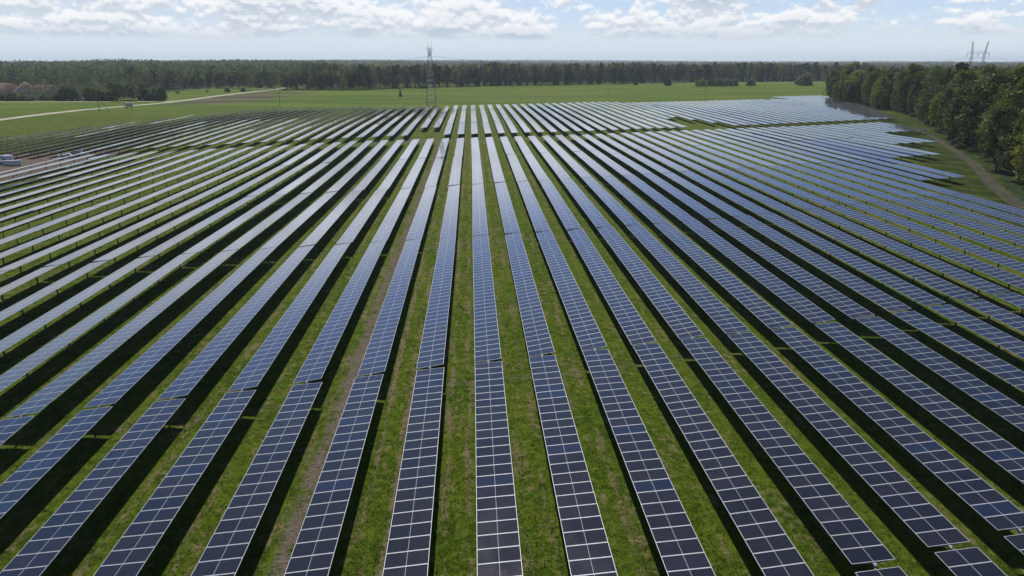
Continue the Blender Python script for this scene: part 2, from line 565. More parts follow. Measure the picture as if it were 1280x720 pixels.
def add_module(mb, yc, val):
    """one framed module, long side across the row, centred on the tube"""
    hw, hl, fr = MOD_W / 2, MOD_L / 2, 0.024
    zt, zg, zb = 0.15, 0.146, 0.115
    x0, x1, y0, y1 = -hw, hw, yc - hl, yc + hl
    a = [(x0, y0), (x1, y0), (x1, y1), (x0, y1)]
    b = [(x0 + fr, y0 + fr), (x1 - fr, y0 + fr), (x1 - fr, y1 - fr), (x0 + fr, y1 - fr)]
    mb.face([(*q, zg) for q in b], 0, uv=[(0, 0), (1, 0), (1, 1), (0, 1)], val=val)
    for i in range(4):
        j = (i + 1) % 4
        mb.face([(*a[i], zt), (*a[j], zt), (*b[j], zt), (*b[i], zt)], 1, val=val)
        mb.face([(*a[i], zb), (*a[j], zb), (*a[j], zt), (*a[i], zt)], 1, val=val)
        mb.face([(*b[j], zg), (*b[i], zg), (*b[i], zt), (*b[j], zt)], 1, val=val)
    mb.face([(*q, zb) for q in a[::-1]], 2, val=val)


mb = MB()
add_module(mb, 0.0, 0.0)
ME_module = mb.mesh('solar_module', [M_glass, M_alu, M_back])
PROTO = {}


def post_positions(n):
    L = n * MOD_P
    k = max(2, round(n / 5.6))
    return [-L / 2 + L * (i + 0.5) / k for i in range(k)]


def post_mesh(mb, y=0.0):
    # I-section pile, flanges across the row
    mb.box(-0.06, 0.06, y - 0.06, y - 0.05, -HUB - 0.6, -0.10, 0)
    mb.box(-0.06, 0.06, y + 0.05, y + 0.06, -HUB - 0.6, -0.10, 0)
    mb.box(-0.005, 0.005, y - 0.05, y + 0.05, -HUB - 0.6, -0.10, 0)


def bearing_mesh(mb, y=0.0):
    mb.box(-0.10, 0.10, y - 0.045, y + 0.045, -0.12, -0.085, 0)
    mb.tube((0, y - 0.05, 0), (0, y + 0.05, 0), 0.105, n=10)


def build_proto(n):
    L = n * MOD_P
    arr = MB()
    for i in range(n):
        add_module(arr, -L / 2 + (i + .5) * MOD_P, random.random())
    tb = MB()
    tb.tube((0, -L / 2 - 0.19, 0), (0, L / 2 + 0.19, 0), 0.07, n=8)
    for i in range(n + 1):
        yy = -L / 2 + i * MOD_P
        tb.box(-0.62, 0.62, yy - 0.02, yy + 0.02, 0.065, 0.112, 0)
    merged = MB()
    ptm = MB()
    for yy in post_positions(n):
        post_mesh(ptm, yy)
    allm = MB()
    for i in range(n):
        add_module(allm, -L / 2 + (i + .5) * MOD_P, random.random())
    PROTO[n] = dict(array=arr.mesh('module_array', [M_glass, M_alu, M_back]), tube=tb.mesh('torque_tube', [M_steel]), posts=ptm.mesh('posts', [M_post]))
    ptm.tube((0, -L / 2 - 0.19, 0), (0, L / 2 + 0.19, 0), 0.07, n=8)
    PROTO[n]['frame'] = ptm.mesh('support_frame', [M_post])
build_proto(40)
build_proto(27)
pm = MB(); post_mesh(pm); ME_post = pm.mesh('post', [M_post])
bm_ = MB(); bearing_mesh(bm_); ME_bearing = bm_.mesh('bearing', [M_bear])
lk = MB(); lk.box(-0.09, 0.09, -0.07, 0.07, -0.05, 0.12, 0); lk.tube((0, -0.13, 0.02), (0, 0.13, 0.02), 0.09, n=10); ME_link = lk.mesh('coupling', [M_bear])

ONES = ['', 'first', 'second', 'third', 'fourth', 'fifth', 'sixth', 'seventh', 'eighth', 'ninth', 'tenth', 'eleventh', 'twelfth', 'thirteenth', 'fourteenth', 'fifteenth', 'sixteenth', 'seventeenth', 'eighteenth', 'nineteenth']
TENS = {2: ('twentieth', 'twenty'), 3: ('thirtieth', 'thirty'), 4: ('fortieth', 'forty'), 5: ('fiftieth', 'fifty')}


def ordinal(n):
    if n < 20:
        return ONES[n]
    a, b = divmod(n, 10)
    return TENS[a][0] if b == 0 else TENS[a][1] + '-' + ONES[b]


def skew(u):
    s = 0.24 * u
    if u > 40:
        s += 0.09 * (u - 40)
    elif u < -40:
        s += 0.16 * (u + 40)
    return s


KMIN_MAIN, KMAX_MAIN = -22, 35
LINES = [(-22.7, 40), (24.1, 27), (55.8, 40), (102.5, 40), (149.2, 40), (196.0, 40)]   # near end of each table of a main row
FAR_LINES = [(255.0, 40), (301.8, 40), (348.6, 40), (395.4, 27)]


def near_limit(k):
    """where a row begins at the saw-toothed right side"""
    u = ROW0 + PITCH_ROW * k
    if k >= 31:
        return 252 + (k - 31) * 2.0
    if k >= 27:
        return 213 + (k - 27) * 2.0
    if k >= 23:
        return 177 + (k - 23) * 2.0
    if k >= 20:
        return 143.5 + (k - 20) * 1.8
    return -100


def tilt_of(k, s, far):
    r = random.Random(k * 131 + s * 17 + (9000 if far else 0))
    base = [6.3, 5.6, 8.6, 6.4, 5.4, 4.9][s] if not far else [5.2, 4.8, 5.0, 4.6][s]
    if k < -8 and s >= 2:
        base -= 0.6
    return base + r.gauss(0, 0.75 if s else 0.3)


tables = []      # (dist, k, s, far, xc, yc, n)
for k in range(KMIN_MAIN, KMAX_MAIN + 1):
    u = ROW0 + PITCH_ROW * k
    lim = near_limit(k)
    for s, (v0, n) in enumerate(LINES):
        a = v0 + skew(u)
        L = n * MOD_P
        if a + L < lim + 6:
            continue
        if a < lim - 1:            # shortened table at the end of its row
            nn = int((a + L - lim) / MOD_P)
            nn -= nn % 3
            if nn < 6:
                continue
            nn = min(nn, n)
            yc = a + L - nn * MOD_P / 2
        else:
            yc, nn = a + L / 2, n
        tables.append((k, s, False, u, yc, nn))
# the far block beyond the cross track
def far_far(k):
    u = ROW0 + PITCH_ROW * k
    if k >= 44:
        return 497
    return 427.5 + (0.155 * u if u > 0 else 0.16 * u) + (0.0009 * (u + 60) ** 2 * -1 if u < -60 else 0) + (0.0004 * u * u if u > 0 else 0)


for k in range(-33, 50):
    u = ROW0 + PITCH_ROW * k
    near = 254.5 + skew(u) - 0.0
    if k in (-4, -3):
        near += 27
    near += {18: 40, 19: 46, 20: 31, 21: 15}.get(k, 0)
    if k >= 38:
        near = max(near, 300 + (k - 38) * 13.0)
    end = far_far(k)
    if k < -24:
        end = min(end, 398 - (-24 - k) * 15.5)
    # fill from the far end towards the camera
    y1, s = end, 3
    parts = []
    tot = end - near
    cand = None
    best = 1e9
    for n40 in range(0, 6):
        for n27 in range(0, 3):
            Lt = n40 * 46.8 + n27 * 31.6
            if Lt <= 0 or Lt > tot + 9:
                continue
            if abs(Lt - tot) < best:
                best = abs(Lt - tot)
                cand = [40] * n40 + [27] * n27
    if not cand:
        continue
    yy = near
    for s, n in enumerate(cand):
        Lt = 46.8 if n == 40 else 31.6
        tables.append((k, min(s, 3), True, u, yy + Lt / 2, n))
        yy += Lt
for k in range(44, 53):
    u = ROW0 + PITCH_ROW * k
    tables.append((k, 3, True, u, 494.0 + (k - 44) * 1.5, 27))


def in_view(xc, yc, n):
    L = n * MOD_P / 2
    pts = []
    for i in range(9):
        yy = yc - L + 2 * L * i / 8
        for dx_ in (-1.1, 1.1):
            q = proj(xc + dx_, yy, HUB)
            if q and -4 < q[0] < 1284 and -4 < q[1] < 724:
                return True
    return False


vis = [t for t in tables if in_view(t[3], t[4], t[5])]


def size_px(t):
    q = proj(t[3], t[4], HUB)
    if q is None:
        return 1e9
    return t[5] / (q[2] ** 2)


vis.sort(key=lambda t: -size_px(t))
named, rest = vis[:296], vis[296:]
# ordinal of each table in its row, counted among the visible ones
order = {}
for blk in (False, True):
    rows = {}
    for t in vis:
        if t[2] == blk:
            rows.setdefault(t[0], []).append(t)
    for k, lst in rows.items():
        lst.sort(key=lambda t: t[4])
        for i, t in enumerate(lst):
            order[t] = (i + 1, len(lst))


def row_words(k):
    if k == 0:
        return 'the central upright row'
    return 'the %s row %s of the central row' % (ordinal(abs(k)), 'right' if k > 0 else 'left')


GROUP = 'solar tables in parallel rows'
n_near = 0
for t in named:
    k, s, far, xc, yc, n = t
    i, tot = order[t]
    if n not in PROTO:
        build_proto(n)
    P = PROTO[n]
    th = R(tilt_of(k, s, far))
    Lh_ = n * MOD_P / 2
    za, zb_ = float(terrain(xc, yc - Lh_)), float(terrain(xc, yc + Lh_))
    rj = random.Random(k * 977 + s * 31 + (5 if far else 0))
    e = empty('solar_table', (xc + rj.gauss(0, .035), yc, (za + zb_) / 2 + rj.gauss(0, .03)), R(rj.gauss(0, .09)))
    e.rotation_euler.x = math.atan2(zb_ - za, 2 * Lh_)
    if far:
        lab = 'solar table %s beyond the cross track in %s' % (ordinal(i), row_words(k))
    else:
        lab = 'dark solar table %s from the camera in %s' % (ordinal(i), row_words(k))
    tag(e, lab, 'solar table', GROUP)
    q = proj(xc, yc, HUB)
    dist = math.hypot(xc, yc) if q else 20
    rot = (0, -th, 0)
    ctr = (0, 0, HUB)
    if dist < 200:
        obj('torque_tube', P['tube'], e, ctr, rot)
    if dist < 96:
        Lh = n * MOD_P / 2
        for j in range(n):
            obj('solar_module', ME_module, e, (0, -Lh + (j + .5) * MOD_P, HUB), rot)
        for sgn in (-1, 1):
            if sgn == -1:
                obj('coupling', ME_link, e, (0, sgn * (Lh + 0.12), HUB), rot)
        n_near += 1
    else:
        obj('module_array', P['array'], e, ctr, rot)
    if dist < 200:
        for yy in post_positions(n):
            po = obj('post', ME_post, e, (0, yy, HUB))
            if dist < 96:
                obj('bearing', ME_bearing, po, (0, 0, 0), rot)
    else:
        obj('support_frame', P['frame'], e, ctr)

# every farther table in one object
def merge_tables(lst, name):
    vs, fs, mi, uvs, rn = [], [], [], [], []
    base = 0
    cache = {}
    for n in sorted({q[5] for q in lst}):
        if n not in PROTO:
            build_proto(n)
        for key in ('array', 'tube', 'posts'):
            me = PROTO[n][key]
            co = np.empty(len(me.vertices) * 3, np.float32)
            me.vertices.foreach_get('co', co)
            lv = np.empty(len(me.loops), np.int32)
            me.loops.foreach_get('vertex_index', lv)
            ls = np.empty(len(me.polygons), np.int32)
            me.polygons.foreach_get('loop_start', ls)
            m_ = np.empty(len(me.polygons), np.int32)
            me.polygons.foreach_get('material_index', m_)
            uv = np.empty(len(me.loops) * 2, np.float32)
            me.uv_layers[0].data.foreach_get('uv', uv)
            r_ = np.empty(len(me.polygons), np.float32)
            me.attributes['rnd'].data.foreach_get('value', r_)
            cache[n, key] = (co.reshape(-1, 3), lv, ls, m_ + {'array': 0, 'tube': 3, 'posts': 4}[key], uv, r_)
    V, LV, LS, MI, UV, RN = [], [], [], [], [], []
    vb = lb = 0
    for (k, s, far, xc, yc, n) in lst:
        th = R(tilt_of(k, s, far))
        c_, s_ = math.cos(th), math.sin(th)
        for key in ('array', 'tube', 'posts'):
            co, lv, ls, m_, uv, r_ = cache[n, key]
            q = co.copy()
            if key != 'posts':
                q[:, 0], q[:, 2] = co[:, 0] * c_ - co[:, 2] * s_, co[:, 0] * s_ + co[:, 2] * c_
            Lh_ = n * MOD_P / 2
            za, zb_ = float(terrain(xc, yc - Lh_)), float(terrain(xc, yc + Lh_))
            q[:, 2] += q[:, 1] * (zb_ - za) / (2 * Lh_) + (za + zb_) / 2
            q += np.array([xc, yc, HUB], np.float32)
            V.append(q); LV.append(lv + vb); LS.append(ls + lb); MI.append(m_); UV.append(uv); RN.append((r_ + random.random()) % 1)
            vb += len(q); lb += len(lv)
    me = bpy.data.meshes.new(name)
    V = np.concatenate(V); LV = np.concatenate(LV); LS = np.concatenate(LS)
    me.vertices.add(len(V)); me.vertices.foreach_set('co', V.ravel())
    me.loops.add(len(LV)); me.loops.foreach_set('vertex_index', LV.astype(np.int32))
    me.polygons.add(len(LS)); me.polygons.foreach_set('loop_start', LS.astype(np.int32))
    me.polygons.foreach_set('material_index', np.concatenate(MI).astype(np.int32))
    l = me.uv_layers.new(name='UVMap'); l.data.foreach_set('uv', np.concatenate(UV))
    a = me.attributes.new('rnd', 'FLOAT', 'FACE'); a.data.foreach_set('value', np.concatenate(RN).astype(np.float32))
    for m in (M_glass, M_alu, M_back, M_steel, M_post):
        me.materials.append(m)
    me.update()
    return obj(name, me)


if rest:
    o = merge_tables(rest, 'distant_solar_tables')
    tag(o, 'the farthest and smallest solar tables of the plant', 'solar tables', kind='stuff')
print('tables', len(vis), 'named', len(named), 'near', n_near, 'rest', len(rest))

# the row without modules at the left yard: tube on posts
e = empty('bare_tracker_row', (ROW0 + PITCH_ROW * -23, 202, float(terrain(-113, 202))))
tag(e, 'bare steel tube row on posts without panels beside the soil yard', 'tracker row')
t_ = MB(); t_.tube((0, -32, 0), (0, 29, 0), 0.16, n=8)
obj('torque_tube', t_.mesh('bare_tube', [simple('pale_galvanised', (0.55, 0.57, 0.58), 0.45, 0.3)]), e, (0, 0, HUB))
for i in range(10):
    obj('post', ME_post, e, (0, -30 + i * 6.4, HUB))

# ------------------------------------------------------------------ grass tufts between the near rows
def leaf_mat(name, dark, light, trans=0.35, hue=None, objvar=0.35, rough=0.6):
    m, t, p = mat(name)
    at = t.n('ShaderNodeAttribute', attribute_name='rnd').outputs['Fac']
    oi = t.n('ShaderNodeObjectInfo').outputs['Random']
    c = t.mix(at, dark, light)
    if hue:
        c = t.mix(t.ss(oi, 0.35, 1.0, 0.0, objvar), c, hue)
    t.l(c, p.inputs['Base Color'])
    p.inputs['Roughness'].default_value = rough
    p.inputs['Specular IOR Level'].default_value = 0.25
    tr = t.n('ShaderNodeBsdfTranslucent')
    t.l(c, tr.inputs['Color'])
    mx = t.n('ShaderNodeMixShader')
    mx.inputs[0].default_value = trans
    t.l(p.outputs[0], mx.inputs[1])
    t.l(tr.outputs[0], mx.inputs[2])
    out = m.node_tree.nodes['Material Output']
    t.l(mx.outputs[0], out.inputs['Surface'])
    return m


M_blade = leaf_mat('grass_blades', (0.042, 0.082, 0.005), (0.12, 0.175, 0.014), 0.5)


def grass():
    N = 150000
    # denser near the camera
    y = 24 + (rng.random(N * 2) ** 1.7) * 130
    x = (rng.random(N * 2) * 2 - 1) * (y * 0.85 + 14) + 4
    keep = (np.abs(((x - ROW0) / PITCH_ROW) % 1 - 0.5) < 0.44) & (x < 0.55 * y + 62)
    clump = np.sin(x * 1.9 + np.sin(y * 1.3) * 2) * np.sin(y * 1.1 + np.sin(x * .8)) + rng.normal(0, .6, N * 2)
    keep &= clump > -0.75
    keep &= ~((np.abs(x - SOIL_X) < 0.75) & (rng.random(N * 2) < .93))
    x, y = x[keep][:N], y[keep][:N]
    n = len(x)
    nb = 5
    x = np.repeat(x, nb) + rng.normal(0, .07, n * nb)
    y = np.repeat(y, nb) + rng.normal(0, .07, n * nb)
    h = rng.uniform(.03, .10, n * nb) * np.repeat(rng.uniform(.5, 1.6, n), nb)
    a = rng.uniform(0, 2 * np.pi, n * nb)
    wd = rng.uniform(.012, .03, n * nb) + .0002 * y
    ln = rng.uniform(.02, .14, n * nb)
    b = rng.uniform(0, 2 * np.pi, n * nb)
    V = np.zeros((n * nb, 3, 3))
    tz = terrain(x, y)
    V[:, 0] = np.stack([x - np.cos(a) * wd, y - np.sin(a) * wd, np.zeros_like(x)], -1)
    V[:, 1] = np.stack([x + np.cos(a) * wd, y + np.sin(a) * wd, np.zeros_like(x)], -1)
    V[:, 2] = np.stack([x + np.cos(b) * ln, y + np.sin(b) * ln, h], -1)
    V[:, :, 2] += tz[:, None] - 0.01
    me = np_mesh('grass', V.reshape(-1, 3), None, 3, [M_blade], rnd=np.repeat(rng.random(n), nb) * .7 + rng.random(n * nb) * .3)
    tag(obj('grass', me), 'short tufted grass growing in the aisles', 'grass', kind='stuff')


grass()

# ------------------------------------------------------------------ trees
M_bark = simple('bark', (0.075, 0.06, 0.048), 0.9, 0, 0.3, 2.0)
M_birch_bark = simple('birch_bark', (0.20, 0.195, 0.18), 0.8, 0, 0.45, 1.5)
M_leaf_broad = leaf_mat('broadleaf_foliage', (0.026, 0.048, 0.009), (0.105, 0.150, 0.022), 0.36, (0.25, 0.25, 0.04), 0.85)
M_leaf_birch = leaf_mat('birch_foliage', (0.050, 0.078, 0.016), (0.18, 0.22, 0.05), 0.42, (0.24, 0.22, 0.06), 0.5)
M_leaf_dark = leaf_mat('conifer_needles', (0.016, 0.028, 0.014), (0.055, 0.075, 0.030), 0.2, (0.075, 0.07, 0.035), 0.5)
M_leaf_willow = leaf_mat('willow_foliage', (0.075, 0.11, 0.040), (0.21, 0.26, 0.10), 0.45, (0.12, 0.14, 0.08), 0.4)


def quads_from_points(P, size, normal_bias=None, r=rng):
    """leaf sprays: one bent quad per point, random facing"""
    n = len(P)
    a = r.normal(size=(n, 3)); a /= np.linalg.norm(a, axis=1, keepdims=True)
    b = r.normal(size=(n, 3)); b -= a * (a * b).sum(1, keepdims=True); b /= np.linalg.norm(b, axis=1, keepdims=True)
    s = (size * r.uniform(.6, 1.4, n))[:, None]
    asp = r.uniform(.45, .9, n)[:, None]
    V = np.stack([P - a * s - b * s * asp * .5, P + a * s * .3 - b * s * asp, P + a * s + b * s * asp * .4, P - a * s * .2 + b * s * asp], 1)
    return V


def limb(mb, pts, r0, r1, n=6):
    for i in range(len(pts) - 1):
        ra = r0 + (r1 - r0) * i / (len(pts) - 1)
        rb = r0 + (r1 - r0) * (i + 1) / (len(pts) - 1)
        mb.tube(pts[i], pts[i + 1], ra, rb, n=n, cap=(i == len(pts) - 2))


def broad_tree(seed, H, spread, nclump=46, per=55, leaf=.34, crown_base=.22, drop=0.0, tall=1.0):
    r = np.random.default_rng(seed)
    mbt = MB()
    top = H * .86
    pts = [(0, 0, -.2)]
    for i in range(1, 6):
        pts.append((r.normal(0, .12) * i * .5, r.normal(0, .12) * i * .5, top * i / 5))
    limb(mbt, pts, H * .016 + .05, .05, 7)
    cl = []
    for i in range(nclump):
        f = (i + .5) / nclump
        z = H * (crown_base + (1 - crown_base) * (f ** .8) * .94)
        prof = math.sin(math.pi * min(1, (.13 + .87 * (z / H - crown_base) / (1 - crown_base))) ** (1.0)) ** .6
        if z / H > .8:
            prof *= .8
        rad = spread * prof * (0.35 + .65 * r.random() ** .5)
        a = i * 2.399 + r.normal(0, .35)
        c = np.array([math.cos(a) * rad, math.sin(a) * rad, z])
        cl.append(c)
    LV, RN = [], []
    for c in cl:
        cr = spread * r.uniform(.24, .42) * tall
        m = int(per * r.uniform(.6, 1.3))
        d = r.normal(size=(m, 3)); d /= np.linalg.norm(d, axis=1, keepdims=True)
        P = c + d * (r.random((m, 1)) ** .45) * np.array([cr, cr, cr * (.72 + drop)])
        P[:, 2] = np.maximum(P[:, 2] - drop * r.random(m) * 1.6, .4)
        LV.append(quads_from_points(P, np.full(m, leaf), r=r))
        RN.append(np.clip(r.normal(.45 + r.normal(0, .14), .2, m), 0, 1))
    for c in cl[::4]:
        z0 = max(c[2] - spread * .7, H * .12)
        limb(mbt, [(0, 0, z0), (c[0] * .5, c[1] * .5, (z0 + c[2]) / 2 + .2), tuple(c)], .09 + H * .002, .025, 5)
    V = np.concatenate(LV).reshape(-1, 3)
    return mbt, V, np.concatenate(RN)


def dome_tree(seed, H, spread, nclump=40, per=60, leaf=.3):
    r = np.random.default_rng(seed)
    mbt = MB()
    for i in range(5):
        a = i * 1.256 + r.uniform(0, .6)
        limb(mbt, [(0, 0, -.1), (math.cos(a) * spread * .25, math.sin(a) * spread * .25, H * .35), (math.cos(a) * spread * .55, math.sin(a) * spread * .55, H * .72)], .10, .03, 5)
    LV, RN = [], []
    for i in range(nclump):
        f = (i + .5) / nclump
        el_ = math.asin(f ** 1.15)
        a = i * 2.399 + r.normal(0, .3)
        q = r.uniform(.55, .92)
        c = np.array([math.cos(a) * math.cos(el_) * spread * q, math.sin(a) * math.cos(el_) * spread * q, H * (.10 + .80 * math.sin(el_) * q)])
        cr = spread * r.uniform(.2, .36)
        m = int(per * r.uniform(.6, 1.3))
        d = r.normal(size=(m, 3)); d /= np.linalg.norm(d, axis=1, keepdims=True)
        P = c + d * (r.random((m, 1)) ** .5) * np.array([cr, cr, cr * .8])
        P[:, 2] = np.maximum(P[:, 2], .15)
        LV.append(quads_from_points(P, np.full(m, leaf), r=r))
        RN.append(np.clip(r.normal(.45 + r.normal(0, .14), .2, m), 0, 1))
    return mbt, np.concatenate(LV).reshape(-1, 3), np.concatenate(RN)


def spruce_tree(seed, H, spread):
    r = np.random.default_rng(seed)
    mbt = MB()
    limb(mbt, [(0, 0, -.2), (0, 0, H * .5), (0, 0, H * .97)], H * .013 + .04, .03, 6)
    LV, RN = [], []
    nl = int(H * 1.55)
    for i in range(nl):
        f = i / nl
        z = H * (.07 + .93 * f)
        rad = spread * (1 - f) ** .85 * r.uniform(.75, 1.12) + .18
        nb = max(5, int(10 - 4 * f))
        for j in range(nb):
            a = 2 * math.pi * j / nb + r.uniform(0, 1.2)
            rr = rad * r.uniform(.7, 1.1)
            m = max(3, int(rr * 4.2))
            tt = (np.arange(m) + r.random(m)) / m
            P = np.stack([np.cos(a) * rr * tt, np.sin(a) * rr * tt, z - tt * rr * .38 + r.normal(0, .08, m)], -1)
            P[:, :2] += r.normal(0, .12, (m, 2))
            LV.append(quads_from_points(P, np.full(m, .3), r=r))
            RN.append(np.clip(r.normal(.45, .22, m), 0, 1))
    V = np.concatenate(LV).reshape(-1, 3)
    return mbt, V, np.concatenate(RN)


def pine_tree(seed, H, spread):
    r = np.random.default_rng(seed)
    mbt, V, RN = broad_tree(seed, H, spread, 20, 46, .32, .55)
    return mbt, V, RN


TREE = {}


def reg(kind, variant, built, leafm, barkm):
    mbt, V, RN = built
    cm = np_mesh(kind + '_crown', V, None, 4, [leafm], rnd=RN)
    tm = mbt.mesh(kind + '_trunk', [barkm])
    TREE.setdefault(kind, []).append((tm, cm))


for i in range(4):
    reg('broad', i, broad_tree(20 + i, 20, 4.6 + .4 * i, 60, 62, .36, .14), M_leaf_broad, M_bark)
for i in range(4):
    reg('birch', i, broad_tree(40 + i, 20, 3.1 + .3 * i, 52, 58, .31, .18, drop=.6), M_leaf_birch, M_birch_bark)
for i in range(3):
    reg('spruce', i, spruce_tree(60 + i, 20, 2.9 + .35 * i), M_leaf_dark, M_bark)
for i in range(3):
    reg('pine', i, pine_tree(80 + i, 20, 2.6 + .3 * i), M_leaf_dark, M_bark)
for i in range(4):
    reg('bush', i, dome_tree(100 + i, 6, 3.4 + .3 * i), M_leaf_willow if i % 2 else M_leaf_broad, M_bark)

NAME = {'broad': 'broadleaf_tree', 'birch': 'birch_tree', 'spruce': 'spruce_tree', 'pine': 'pine_tree', 'bush': 'bush'}
CAT = {'broad': 'tree', 'birch': 'birch', 'spruce': 'spruce', 'pine': 'pine', 'bush': 'bush'}


def tree(kind, x, y, h, label, group=None, wide=1.0, variant=None):
    vs = TREE[kind]
    tm, cm = vs[variant if variant is not None else random.randrange(len(vs))]
    base = 6.0 if kind == 'bush' else 20.0
    e = empty(NAME[kind], (x, y, float(terrain(x, y))), random.uniform(0, 6.28))
    s = h / base
    e.scale = (s * wide, s * wide, s)
    tag(e, label, CAT[kind], group)
    obj('trunk', tm, e)
    obj('crown', cm, e)
    return e


def along(poly, t):
    """point at fraction t of a polyline"""
    seg = [math.dist(poly[i], poly[i + 1]) for i in range(len(poly) - 1)]
    d = t * sum(seg)
    for i, s in enumerate(seg):
        if d <= s or i == len(seg) - 1:
            f = d / s
            a, b = poly[i], poly[i + 1]
            return (a[0] + (b[0] - a[0]) * f, a[1] + (b[1] - a[1]) * f), ((b[0] - a[0]) / s, (b[1] - a[1]) / s)
        d -= s


def pick(r, weights):
    return r.choices(list(weights), list(weights.values()))[0]


# right-hand wood, front rows tree by tree
RW = [(268, 520), (240, 450), (236, 405), (226, 355), (206, 312), (190, 276), (166, 232), (148, 196), (134, 166), (124, 140), (112, 112)]
r_ = random.Random(5)
TEXT = {
    'broad': 'dense dark green broadleaf tree in the wood along the right edge',
    'birch': 'light green drooping birch in the wood along the right edge',
    'spruce': 'dark pointed spruce in the wood along the right edge',
    'pine': 'tall thin crowned pine in the wood along the right edge',
}
NTH = ['front', 'second', 'third', 'fourth']
cntr = {}


def nth(key):
    cntr[key] = cntr.get(key, 0) + 1
    return ordinal(cntr[key])


KW = {'broad': 'broadleaf tree', 'birch': 'birch', 'spruce': 'spruce', 'pine': 'pine', 'bush': 'bush'}
for rowi, (off, cnt, lo, hi) in enumerate([(0, 46, 13, 20), (7, 44, 18, 24), (15, 40, 18, 25), (24, 34, 19, 24)]):
    for i in range(cnt):
        (px, py), (tx, ty) = along(RW, (i + .5 + r_.uniform(-.3, .3)) / cnt)
        # wood lies to the right of the line
        nx, ny = -ty, tx
        if nx < 0:
            nx, ny = -nx, -ny
        o_ = off + r_.uniform(-2.5, 2.5)
        frac = i / cnt
        wts = {'broad': 5, 'birch': 3.5, 'spruce': 1.6, 'pine': .6}
        if .35 < frac < .5:
            wts = {'broad': 2, 'birch': 6, 'spruce': .5, 'pine': .3}
        if frac < .12:
            wts = {'broad': 2, 'birch': 5, 'spruce': .2, 'pine': .2}
        kd = pick(r_, wts)
        h = r_.uniform(lo, hi) * (1 + .10 * math.sin(frac * 37 + rowi))
        x_, y_ = px + nx * o_, py + ny * o_
        q = proj(x_, y_, 10)
        if q is None or q[0] > 1330:
            continue
        tree(kd, x_, y_, h, '%s %s from the far tip in the %s row of the right wood' % (nth(('r', rowi, kd)), KW[kd], NTH[rowi]), 'trees of the right wood: ' + CAT[kd], r_.uniform(.9, 1.2))
# light bushes on the wood's edge
for i, f in enumerate(sorted(.1 + .85 * r_.random() for _ in range(14))):
    (px, py), _ = along(RW, f)
    tree('bush', px + r_.uniform(-2.5, 3), py, r_.uniform(1.6, 3.2), '%s low bush from the far tip along the foot of the right wood' % ordinal(i + 1), 'bushes at the foot of the right wood')

# central wood, front edge tree by tree
CW = [(-176, 690), (-120, 682), (-60, 730), (10, 778), (90, 805), (160, 835), (260, 885), (330, 900), (440, 925), (540, 935)]
TEXT = {
    'broad': 'rounded green broadleaf tree in the front of the central wood',
    'birch': 'pale green birch in the front of the central wood',
    'spruce': 'dark pointed spruce in the front of the central wood',
    'pine': 'straight dark pine in the front of the central wood',
}
for rowi, (off, cnt, lo, hi) in enumerate([(2, 115, 11, 21.5), (8, 95, 15, 25)]):
    for i in range(cnt):
        f = (i + .5 + r_.uniform(-.35, .35)) / cnt
        (px, py), (tx, ty) = along(CW, f)
        if px < -110:
            wts = {'broad': 5, 'birch': 3, 'spruce': 2, 'pine': 1}
        elif px < 80:
            wts = {'broad': .5, 'birch': 1.2, 'spruce': 4, 'pine': 5}
        elif px < 180:
            wts = {'broad': 2, 'birch': 3, 'spruce': 2, 'pine': 2}
        else:
            wts = {'broad': .7, 'birch': 1, 'spruce': 4, 'pine': 4}
        kd = pick(r_, wts)
        tree(kd, px + r_.uniform(-2, 2), py + off + r_.uniform(-2, 3), r_.uniform(lo, hi) * (.85 if px < -110 else 1), '%s %s from the left in the %s row of the central wood' % (nth(('c', rowi, kd)), KW[kd], NTH[rowi]), 'trees of the central wood front: ' + CAT[kd], r_.uniform(.85, 1.15))

# left thicket and bushes along the side road
for i in range(40):
    f = (i + r_.random()) / 40
    x_ = -345 + f * 128
    if x_ < -322:
        hh = r_.uniform(5, 7)
    elif x_ < -290:
        hh = r_.uniform(4, 6.5)
    else:
        hh = r_.uniform(9, 13)
    kd = 'bush' if hh < 8 else r_.choice(['broad', 'broad', 'bush', 'birch'])
    tree(kd, x_, 517 + r_.uniform(0, 14), hh, '%s %s from the left in the thicket behind the side road' % (nth(('t', kd)), KW[kd]), 'thicket by the side road: ' + CAT[kd], 1.25 if kd != 'bush' else 1.0)
# trees near the road's far end
for i, (x_, y_, hh, kd) in enumerate([(-207, 690, 17, 'birch'), (-197, 705, 18, 'broad'), (-188, 700, 17, 'birch'), (-182, 712, 15, 'broad')]):
    tree(kd, x_, y_, hh, ['slim birch left of the road where it reaches the wood', 'dark tree just right of the slim birch at the road end', 'light birch beside the far end of the gravel road', 'small broadleaf tree right of the far end of the gravel road'][i])
for i, (x_, y_, hh) in enumerate([(-212, 640, 4.5), (-203, 655, 4.2), (-246, 618, 2.4), (-233, 650, 2.0)]):
    tree('bush', x_, y_, hh, ['grey green bush left of the gravel road', 'green bush next to the grey one by the gravel road', 'tiny lone bush in the meadow left of the gravel road', 'smallest shrub in the meadow left of the gravel road'][i])
